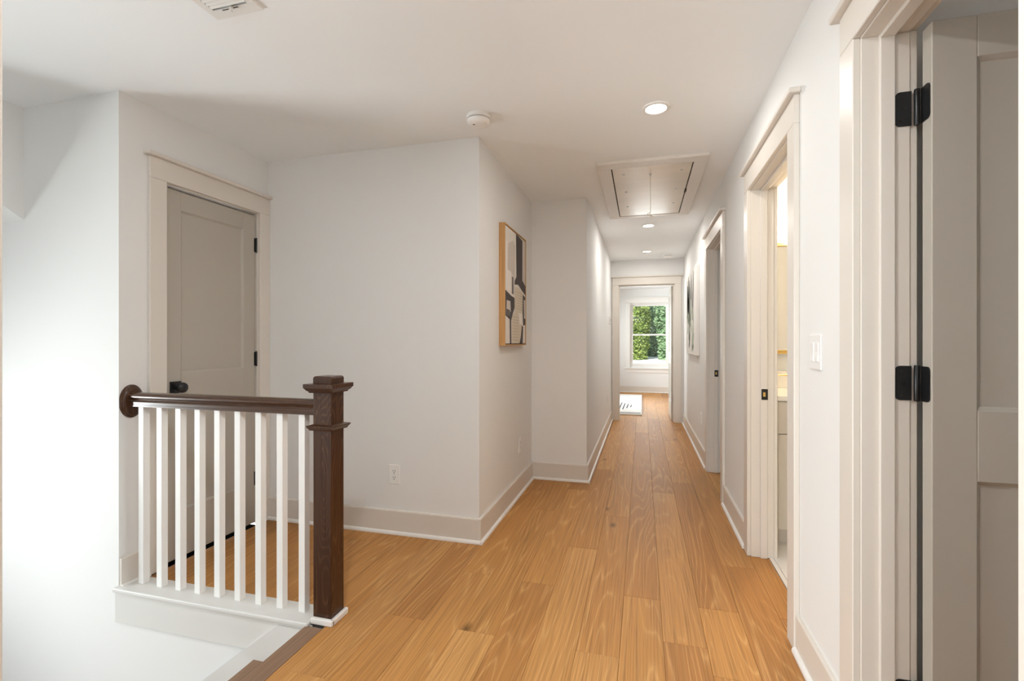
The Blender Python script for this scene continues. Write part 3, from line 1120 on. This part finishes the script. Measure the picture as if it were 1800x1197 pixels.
# ================================================================== WALL PLATES
def outlet(axis, c, s, a, z, label):
    r = empty('wall_outlet', P3(axis, c, s, a, 0, z - 0.06))
    tag(r, label, 'outlet', 'duplex wall outlets')
    wb('cover_plate', axis, c, s, a - 0.0375, a + 0.0375, 0, 0.006, z - 0.061, z + 0.061, M['plastic'], r, 0.0025)
    for dz in (-0.020, 0.020):
        f = wb('receptacle', axis, c, s, a - 0.017, a + 0.017, 0.005, 0.0075, z + dz - 0.015, z + dz + 0.015, M['plastic'], r, 0.001)
        for da, w in ((-0.007, 0.0013), (0.007, 0.0017)):
            wb('slot', axis, c, s, a + da - w, a + da + w, 0.007, 0.0078, z + dz - 0.002, z + dz + 0.008, M['slot'], f)
        wb('slot', axis, c, s, a - 0.003, a + 0.003, 0.007, 0.0078, z + dz - 0.011, z + dz - 0.006, M['slot'], f)
    wb('screw', axis, c, s, a - 0.003, a + 0.003, 0.006, 0.0068, z - 0.003, z + 0.003, M['screw'], r)


outlet('Y', Y2, -1, -1.509, 0.372, 'white duplex outlet on the broad landing wall')
outlet('X', X2, 1, 3.69, 0.385, 'white outlet below the framed picture')
outlet('X', X3, 1, 6.60, 0.42, 'small outlet low on the left corridor wall')
outlet('X', XR, -1, 5.27, 0.42, 'small outlet low on the right corridor wall')

SWI = empty('light_switch', (XR, 1.90, 1.11))
tag(SWI, 'white double rocker light switch on the right wall', 'light switch')
wb('cover_plate', 'X', XR, -1, 1.843, 1.960, 0, 0.006, 1.112, 1.236, M['plastic'], SWI, 0.0025)
for a in (1.879, 1.925):
    wb('rocker_frame', 'X', XR, -1, a - 0.0175, a + 0.0175, 0.005, 0.0072, 1.139, 1.209, M['plastic'], SWI, 0.001)
    bm = bmesh.new()
    z0_, z1_ = 1.143, 1.205
    cprism(bm, [(XR - 0.006, z0_), (XR - 0.0105, z0_), (XR - 0.0075, 1.176), (XR - 0.0085, z1_), (XR - 0.006, z1_)], 'Y', a - 0.0145, a + 0.0145)
    obj('rocker', bm, M['plastic'], SWI)

TH = empty('thermostat', (X3, 7.0, 1.45))
tag(TH, 'small white thermostat on the left corridor wall', 'thermostat')
wb('body', 'X', X3, 1, 6.93, 7.05, 0, 0.022, 1.455, 1.555, M['plastic'], TH, 0.004)
wb('display', 'X', X3, 1, 6.955, 7.025, 0.0215, 0.0235, 1.49, 1.54, flat('display grey', (0.3, 0.32, 0.3)), TH)

# ================================================================== FRAMED ABSTRACT PICTURE (left)
FP = empty('framed_picture', (X2, 3.43, 1.18))
tag(FP, 'abstract picture in a light oak floater frame', 'picture')
fy0, fy1, fz0, fz1, fd = 3.122, 3.735, 1.180, 2.024, 0.044
ft = 0.009
for q in ((fy0, fy0 + ft, fz0, fz1), (fy1 - ft, fy1, fz0, fz1), (fy0 + ft, fy1 - ft, fz0, fz0 + ft), (fy0 + ft, fy1 - ft, fz1 - ft, fz1)):
    wb('frame_bar', 'X', X2, 1, q[0], q[1], 0.001, fd, q[2], q[3], M['oakframe'], FP, 0.001)
wb('frame_back', 'X', X2, 1, fy0 + ft, fy1 - ft, 0.001, 0.008, fz0 + ft, fz1 - ft, M['gap'], FP)
g = 0.006
CV = wb('canvas', 'X', X2, 1, fy0 + ft + g, fy1 - ft - g, 0.008, fd - 0.004, fz0 + ft + g, fz1 - ft - g, M['canvas'], FP)
ay0, ay1, az0, az1 = fy0 + ft + g, fy1 - ft - g, fz0 + ft + g, fz1 - ft - g


def blob(axis, c, s, n, pts, m, parent, th=0.0006, box_=(0, 1, 0, 1), name='painted_shape'):
    """flat painted patch given in picture fractions (u right, v up)"""
    bm = bmesh.new()
    b0_, b1_, c0_, c1_ = box_
    A, B = [], []
    for u, v in pts:
        a = b0_ + (b1_ - b0_) * u
        z = c0_ + (c1_ - c0_) * v
        A.append(bm.verts.new(P3(axis, c, s, a, n, z)))
        B.append(bm.verts.new(P3(axis, c, s, a, n + th, z)))
    bm.faces.new(A)
    bm.faces.new(B)
    for i in range(len(pts)):
        j = (i + 1) % len(pts)
        bm.faces.new((A[i], A[j], B[j], B[i]))
    return obj(name, bm, m, parent)


ink = flat('ink charcoal', (0.085, 0.072, 0.072))
ink2 = flat('washed charcoal', (0.15, 0.13, 0.125))
lin = flat('linen cream', (0.66, 0.58, 0.47))
pale = flat('pale wash', (0.80, 0.75, 0.70))
shell = flat('warm grey wash', (0.60, 0.54, 0.49))
AB = (ay0, ay1, az0, az1)
n0 = fd - 0.004
art = [(pale, [(0, .62), (.34, .62), (.34, .86), (0, .88)], 0), (shell, [(.10, .64), (.42, .60), (.46, .88), (.36, .92), (.12, .86)], 1),
       (shell, [(.86, .57), (1, .56), (1, 1), (.90, 1)], 0), (pale, [(0, .46), (.24, .46), (.27, .63), (0, .63)], 2),
       (ink, [(.50, 1), (.84, .985), (.83, .60), (1, .56), (1, .47), (.82, .50), (.60, .545), (.42, .53), (.44, .57), (.52, .61)], 2),
       (shell, [(.28, .44), (.42, .44), (.43, .60), (.28, .60)], 2),
       (ink2, [(.30, .59), (.36, .59), (.37, .44), (.30, .44)], 3),
       (ink, [(0, .455), (.26, .42), (.42, .41), (.42, .32), (.34, .27), (.26, .20), (.27, .0), (.21, 0), (.20, .21), (0, .24)], 3),
       (shell, [(.06, .37), (.22, .37), (.24, .28), (.16, .25), (.04, .27)], 4),
       (ink2, [(0, .30), (.20, .29), (.23, .25), (.10, .235), (0, .25)], 5),
       (lin, [(.44, .51), (.62, .515), (.84, .47), (.84, .31), (.76, .28), (.46, .285), (.42, .34)], 4),
       (lin, [(.32, .25), (.44, .285), (.78, .28), (.80, .20), (.74, .06), (.66, 0), (.30, 0), (.30, .14)], 3),
       (pale, [(.62, .285), (.82, .275), (.80, .18), (.66, .18)], 5),
       (ink, [(.85, .47), (.98, .45), (.99, .18), (.88, .17), (.84, .30)], 3),
       (shell, [(.90, .42), (1, .42), (1, .24), (.92, .24)], 4),
       (ink, [(.80, .17), (.86, .16), (.84, 0), (.68, 0), (.74, .06)], 4)]
for m_, pts, lv in art:
    blob('X', X2, 1, n0 + 0.0004 * lv, pts, m_, CV, 0.0005, AB)
thin = flat('linen crease', (0.47, 0.40, 0.31))
for i in range(7):
    v = .32 + i * .025
    blob('X', X2, 1, n0 + 0.0024, [(.46, v), (.82, v - .006), (.82, v - .001), (.46, v + .004)], thin, CV, 0.0003, AB, 'painted_line')
for i in range(9):
    v = .03 + i * .026
    blob('X', X2, 1, n0 + 0.0022, [(.33, v), (.62, v - .005), (.62, v), (.33, v + .004)], thin, CV, 0.0003, AB, 'painted_line')

# ================================================================== LEAF CANVAS (right wall)
LC = empty('canvas_picture', (XR, 6.05, 1.05))
tag(LC, 'frameless white canvas with grey green leaf brushstrokes', 'picture')
cy0, cy1, cz0, cz1, cdp = 5.45, 6.62, 1.055, 2.035, 0.035
CP = wb('canvas', 'X', XR, -1, cy0, cy1, 0.001, cdp, cz0, cz1, flat('white canvas', (0.80, 0.78, 0.75)), LC, 0.003)
CB = (cy1, cy0, cz0, cz1)
greens = [flat('sage', (0.22, 0.26, 0.20)), flat('dark sage', (0.09, 0.10, 0.085)), flat('grey ink', (0.13, 0.13, 0.13)), flat('pale sage', (0.40, 0.46, 0.36))]
rl = random.Random(5)
for i in range(30):
    u = 0.14 + 0.62 * rl.random()
    if i < 12:
        v, ln, wd = 0.62 + 0.10 * rl.random(), 0.18 + .12 * rl.random(), 0.05
    else:
        v, ln, wd = 0.10 + 0.52 * rl.random(), 0.07 + .10 * rl.random(), 0.045
    tilt = rl.uniform(-.05, .05)
    m_ = greens[(rl.choice([1, 2, 0]) if i < 12 else rl.choice([0, 1, 3, 3]))]
    pts = []
    for k in range(10):
        a = 2 * PI * k / 10
        vv = math.sin(a)
        uu = math.cos(a) * (1 - .35 * vv)
        pts.append((u + wd * uu + tilt * vv, v + ln * vv))
    blob('X', XR, -1, cdp + 0.0003 * (i % 6), pts, m_, CP, 0.0004, CB, 'painted_leaf')

# ================================================================== BEDROOM RUG
RG = empty('area_rug', (-1.0, 9.4, 0))
tag(RG, 'cream rug with short black strokes in the end bedroom', 'rug')
rx0, rx1, ry0, ry1 = -1.9, -0.005, 8.02, 10.95
box('pile', (rx0, rx1, ry0, ry1, 0.0005, 0.022), M['rug'], RG, 0.006, 2)
box('border_stripe', (rx0 + .02, rx1 - .02, ry0 + .05, ry0 + .09, 0.0215, 0.0235), M['rugblack'], RG)
box('border_stripe', (rx0 + .02, rx1 - .02, ry0 + .16, ry0 + .19, 0.0215, 0.0235), M['rugblack'], RG)
box('border_stripe', (rx0 + .02, rx1 - .02, ry1 - .30, ry1 - .26, 0.0215, 0.0235), flat('rug taupe', (0.45, 0.42, 0.38), 0.95), RG)
for i in range(9):
    x = -0.20 - i * 0.062
    ln = min(0.16 + 0.13 * i, 0.55)
    yc = 9.0 - 0.02 * i
    bm = bmesh.new()
    cprism(bm, [(x - 0.012, yc - ln), (x + 0.006, yc - ln), (x + 0.02, yc + ln), (x + 0.002, yc + ln)], 'Z', 0.0215, 0.0235)
    obj('rug_stroke', bm, M['rugblack'], RG)

# ================================================================== BATHROOM
VAN = empty('vanity_cabinet', (1.4, 3.4, 0.0))
tag(VAN, 'beige bathroom vanity cabinet seen through the doorway', 'vanity')
vf, vx0, vx1 = 3.125, XB + 0.06, 2.25
box('body', (vx0, vx1, vf + 0.02, 3.659, 0.10, 0.862), M['cabinet'], VAN)
box('toe_kick', (vx0, vx1, vf + 0.08, vf + 0.10, 0.004, 0.10), M['cabinet'], VAN)
for i in range(3):
    x0 = vx0 + 0.004 + i * 0.485
    x1 = min(x0 + 0.478, vx1 - 0.003)
    for nm, q0, q1 in (('drawer', 0.668, 0.855), ('cabinet_door', 0.105, 0.662)):
        st = 0.055
        d = box(nm, (x0, x1, vf + 0.006, vf + 0.02, q0, q1), M['cabinet'], VAN)
        for q in ((x0, x0 + st, q0, q1), (x1 - st, x1, q0, q1), (x0 + st, x1 - st, q0, q0 + st), (x0 + st, x1 - st, q1 - st, q1)):
            box('shaker_frame', (q[0], q[1], vf, vf + 0.006, q[2], q[3]), M['cabinet'], d, 0.001)
        bm = bmesh.new()
        if nm == 'drawer':
            xm, zm = (x0 + x1) / 2, (q0 + q1) / 2
            ctube(bm, [(xm - .06, vf - .0, zm), (xm - .06, vf - .022, zm), (xm + .06, vf - .022, zm), (xm + .06, vf, zm)], 0.005, 8)
        else:
            xm, zm = x1 - 0.03, q1 - 0.10
            ctube(bm, [(xm, vf, zm - .06), (xm, vf - .022, zm - .06), (xm, vf - .022, zm + .06), (xm, vf, zm + .06)], 0.005, 8)
        obj('pull', bm, M['brass'], d)
o = box('vanity_countertop', (XB + 0.045, vx1 + 0.01, vf - 0.025, 3.659, 0.862, 0.892), M['counter'], None, 0.002)
tag(o, 'pale quartz countertop on the bathroom vanity', 'countertop')
o = box('backsplash', (XB + 0.045, vx1 + 0.01, 3.64, 3.659, 0.8925, 1.005), M['counter'], None, 0.002)
tag(o, 'pale quartz backsplash strip behind the brass faucet', 'backsplash')

FA = empty('faucet', (0.99, 3.56, 0.892))
tag(FA, 'brass faucet on the bathroom countertop', 'faucet')
fx, fyy = 0.985, 3.55
bm = bmesh.new()
clathe(bm, [(0.026, 0.0), (0.024, 0.006), (0.019, 0.02), (0.016, 0.05), (0.0165, 0.068), (0.019, 0.070), (0.019, 0.098), (0.016, 0.102), (0.0001, 0.103)], (fx, fyy, 0.892), 'Z', 24)
obj('handle_base', bm, M['brass'], FA, smooth=True)
bm = bmesh.new()
ctube(bm, [(fx, fyy, 0.984), (fx - 0.03, fyy, 0.986), (fx - 0.105, fyy, 0.984)], [0.007, 0.006, 0.005], 10)
obj('lever', bm, M['brass'], FA, smooth=True)
bm = bmesh.new()
sx_ = fx + 0.11
clathe(bm, [(0.027, 0.0), (0.025, 0.006), (0.015, 0.02), (0.013, 0.10), (0.0001, 0.101)], (sx_, fyy, 0.892), 'Z', 20)
ctube(bm, [(sx_, fyy, 0.95), (sx_, fyy, 1.08), (sx_, fyy - .03, 1.12), (sx_, fyy - .09, 1.12), (sx_, fyy - .12, 1.08)], 0.011, 12)
obj('spout', bm, M['brass'], FA, smooth=True)

MI = empty('wall_mirror', (1.03, 3.66, 1.12))
tag(MI, 'brass framed mirror above the vanity', 'mirror')
mx0, mx1, mz0, mz1 = 0.78, 1.42, 1.125, 1.885
box('mirror_glass', (mx0 + .012, mx1 - .012, 3.636, 3.642, mz0 + .012, mz1 - .012), M['mirror'], MI)
box('mirror_back', (mx0 + .012, mx1 - .012, 3.643, 3.659, mz0 + .012, mz1 - .012), M['gap'], MI)
for q in ((mx0, mx0 + .022, mz0, mz1), (mx1 - .022, mx1, mz0, mz1), (mx0 + .022, mx1 - .022, mz0, mz0 + .026), (mx0 + .022, mx1 - .022, mz1 - .026, mz1)):
    box('frame_bar', (q[0], q[1], 3.620, 3.658, q[2], q[3]), M['brass'], MI, 0.004, 2)

SC = empty('vanity_sconce', (1.06, 3.66, 2.15))
tag(SC, 'glowing brass vanity light above the mirror', 'wall light')
bm = bmesh.new()
clathe(bm, [(0.055, 0.0), (0.055, -0.012), (0.045, -0.02), (0.0001, -0.022)], (1.04, 3.66, 2.20), 'Y', 28)
bp_ = obj('backplate', bm, M['brass'], SC, smooth=True)
bm = bmesh.new()
ctube(bm, [(1.04, 3.645, 2.20), (1.04, 3.58, 2.215), (1.035, 3.545, 2.20), (1.03, 3.54, 2.165)], 0.008, 10)
obj('arm', bm, M['brass'], SC, smooth=True)
bm = bmesh.new()
clathe(bm, [(0.020, 0.0), (0.022, -0.02), (0.030, -0.028), (0.030, -0.036)], (1.03, 3.54, 2.175), 'Z', 24)
obj('socket', bm, M['brass'], SC, smooth=True)
bm = bmesh.new()
clathe(bm, [(0.028, 0.0), (0.042, -0.03), (0.052, -0.075), (0.055, -0.12), (0.050, -0.122), (0.0001, -0.118)], (1.03, 3.54, 2.14), 'Z', 28)
obj('shade', bm, M['bulb'], SC, smooth=True)
l = light('vanity_lamp', 'POINT', (0, 0, 0), 22, (1.0, 0.80, 0.55), shadow_soft_size=0.05)
l.parent = SC
l.location = Vector((1.06, 3.47, 1.97)) - ORIG[SC]

# ================================================================== OUTDOORS
bm = bmesh.new()
prof = [(12.2, -3.2), (14, -3.0), (23.6, -0.62), (24.2, -0.50), (29.5, 0.06), (70, 1.0), (70, -4.5), (12.2, -4.5)]
cprism(bm, prof, 'X', -60, 60)
o = obj('ground', bm, M['drive'])
tag(o, 'pale sunlit ground outside the bedroom window', 'ground', kind='structure')


def tree(x, y, z, h, rad, leafm, label, n, seed):
    rt = random.Random(seed)
    r = empty('tree', (x, y, z))
    tag(r, label, 'tree', 'trees outside the bedroom window')
    bm = bmesh.new()
    ctube(bm, [(x, y, z - 0.3), (x + .1, y, z + h * .35), (x - .05, y + .1, z + h * .7)], [0.16, 0.12, 0.05], 8)
    obj('trunk', bm, M['bark'], r, smooth=True)
    bm = bmesh.new()
    clumps = []
    for i in range(46):
        a, q = rt.uniform(0, 2 * PI), rt.random() ** .5
        zz = rt.uniform(0.04, 0.95)
        rr = rad * q * (1.0 - 0.55 * abs(zz - .4))
        clumps.append((x + rr * math.cos(a), y + rr * math.sin(a), z + h * zz, rad * rt.uniform(.22, .38)))
    for i in range(n):
        cx, cy, cz, cr = rt.choice(clumps)
        d = Vector((rt.gauss(0, 1), rt.gauss(0, 1), rt.gauss(0, 1))).normalized() * cr * (rt.random() ** .4)
        p = Vector((cx, cy, cz)) + d
        if rt.random() < 0.5:
            a_, zz = rt.uniform(0, 2 * PI), rt.uniform(0.0, 0.97)
            rr = rad * 1.12 * (rt.random() ** .33) * (1.0 - 0.5 * abs(zz - .38))
            p = Vector((x + rr * math.cos(a_), y + rr * math.sin(a_), z + h * zz))
        if p.z < z:
            p.z = z + rt.random() * .3
        s_ = rt.uniform(.04, .085)
        u = Vector((rt.gauss(0, 1), rt.gauss(0, 1), rt.gauss(0, .6))).normalized()
        w = u.orthogonal().normalized()
        vs = [bm.verts.new(p + u * s_ * 1.5), bm.verts.new(p + w * s_), bm.verts.new(p - u * s_ * 1.5), bm.verts.new(p - w * s_)]
        bm.faces.new(vs)
    f = obj('foliage', bm, leafm, r)
    f['kind'] = 'stuff'


tree(-0.58, 30.4, 0.03, 6.2, 0.95, M['leaf_a'], 'yellow green leafy tree at the left of the window view', 26000, 1)
tree(1.86, 30.4, 0.03, 6.4, 0.95, M['leaf_b'], 'blue green leafy tree at the right of the window view', 26000, 2)
tree(0.75, 34.6, 0.12, 8.0, 1.6, M['leaf_b'], 'tall tree behind the two front trees outside', 30000, 3)
tree(-3.6, 34.6, 0.12, 7.5, 1.6, M['leaf_a'], 'leafy tree left of the window view', 9000, 4)
tree(5.1, 34.6, 0.12, 7.5, 1.6, M['leaf_a'], 'leafy tree right of the window view', 9000, 5)
tree(-1.4, 39.5, 0.2, 8.5, 1.8, M['leaf_b'], 'rear tree in the gap left of the tall tree', 24000, 6)
tree(3.1, 39.5, 0.2, 8.5, 1.8, M['leaf_a'], 'rear tree in the gap right of the tall tree', 24000, 7)
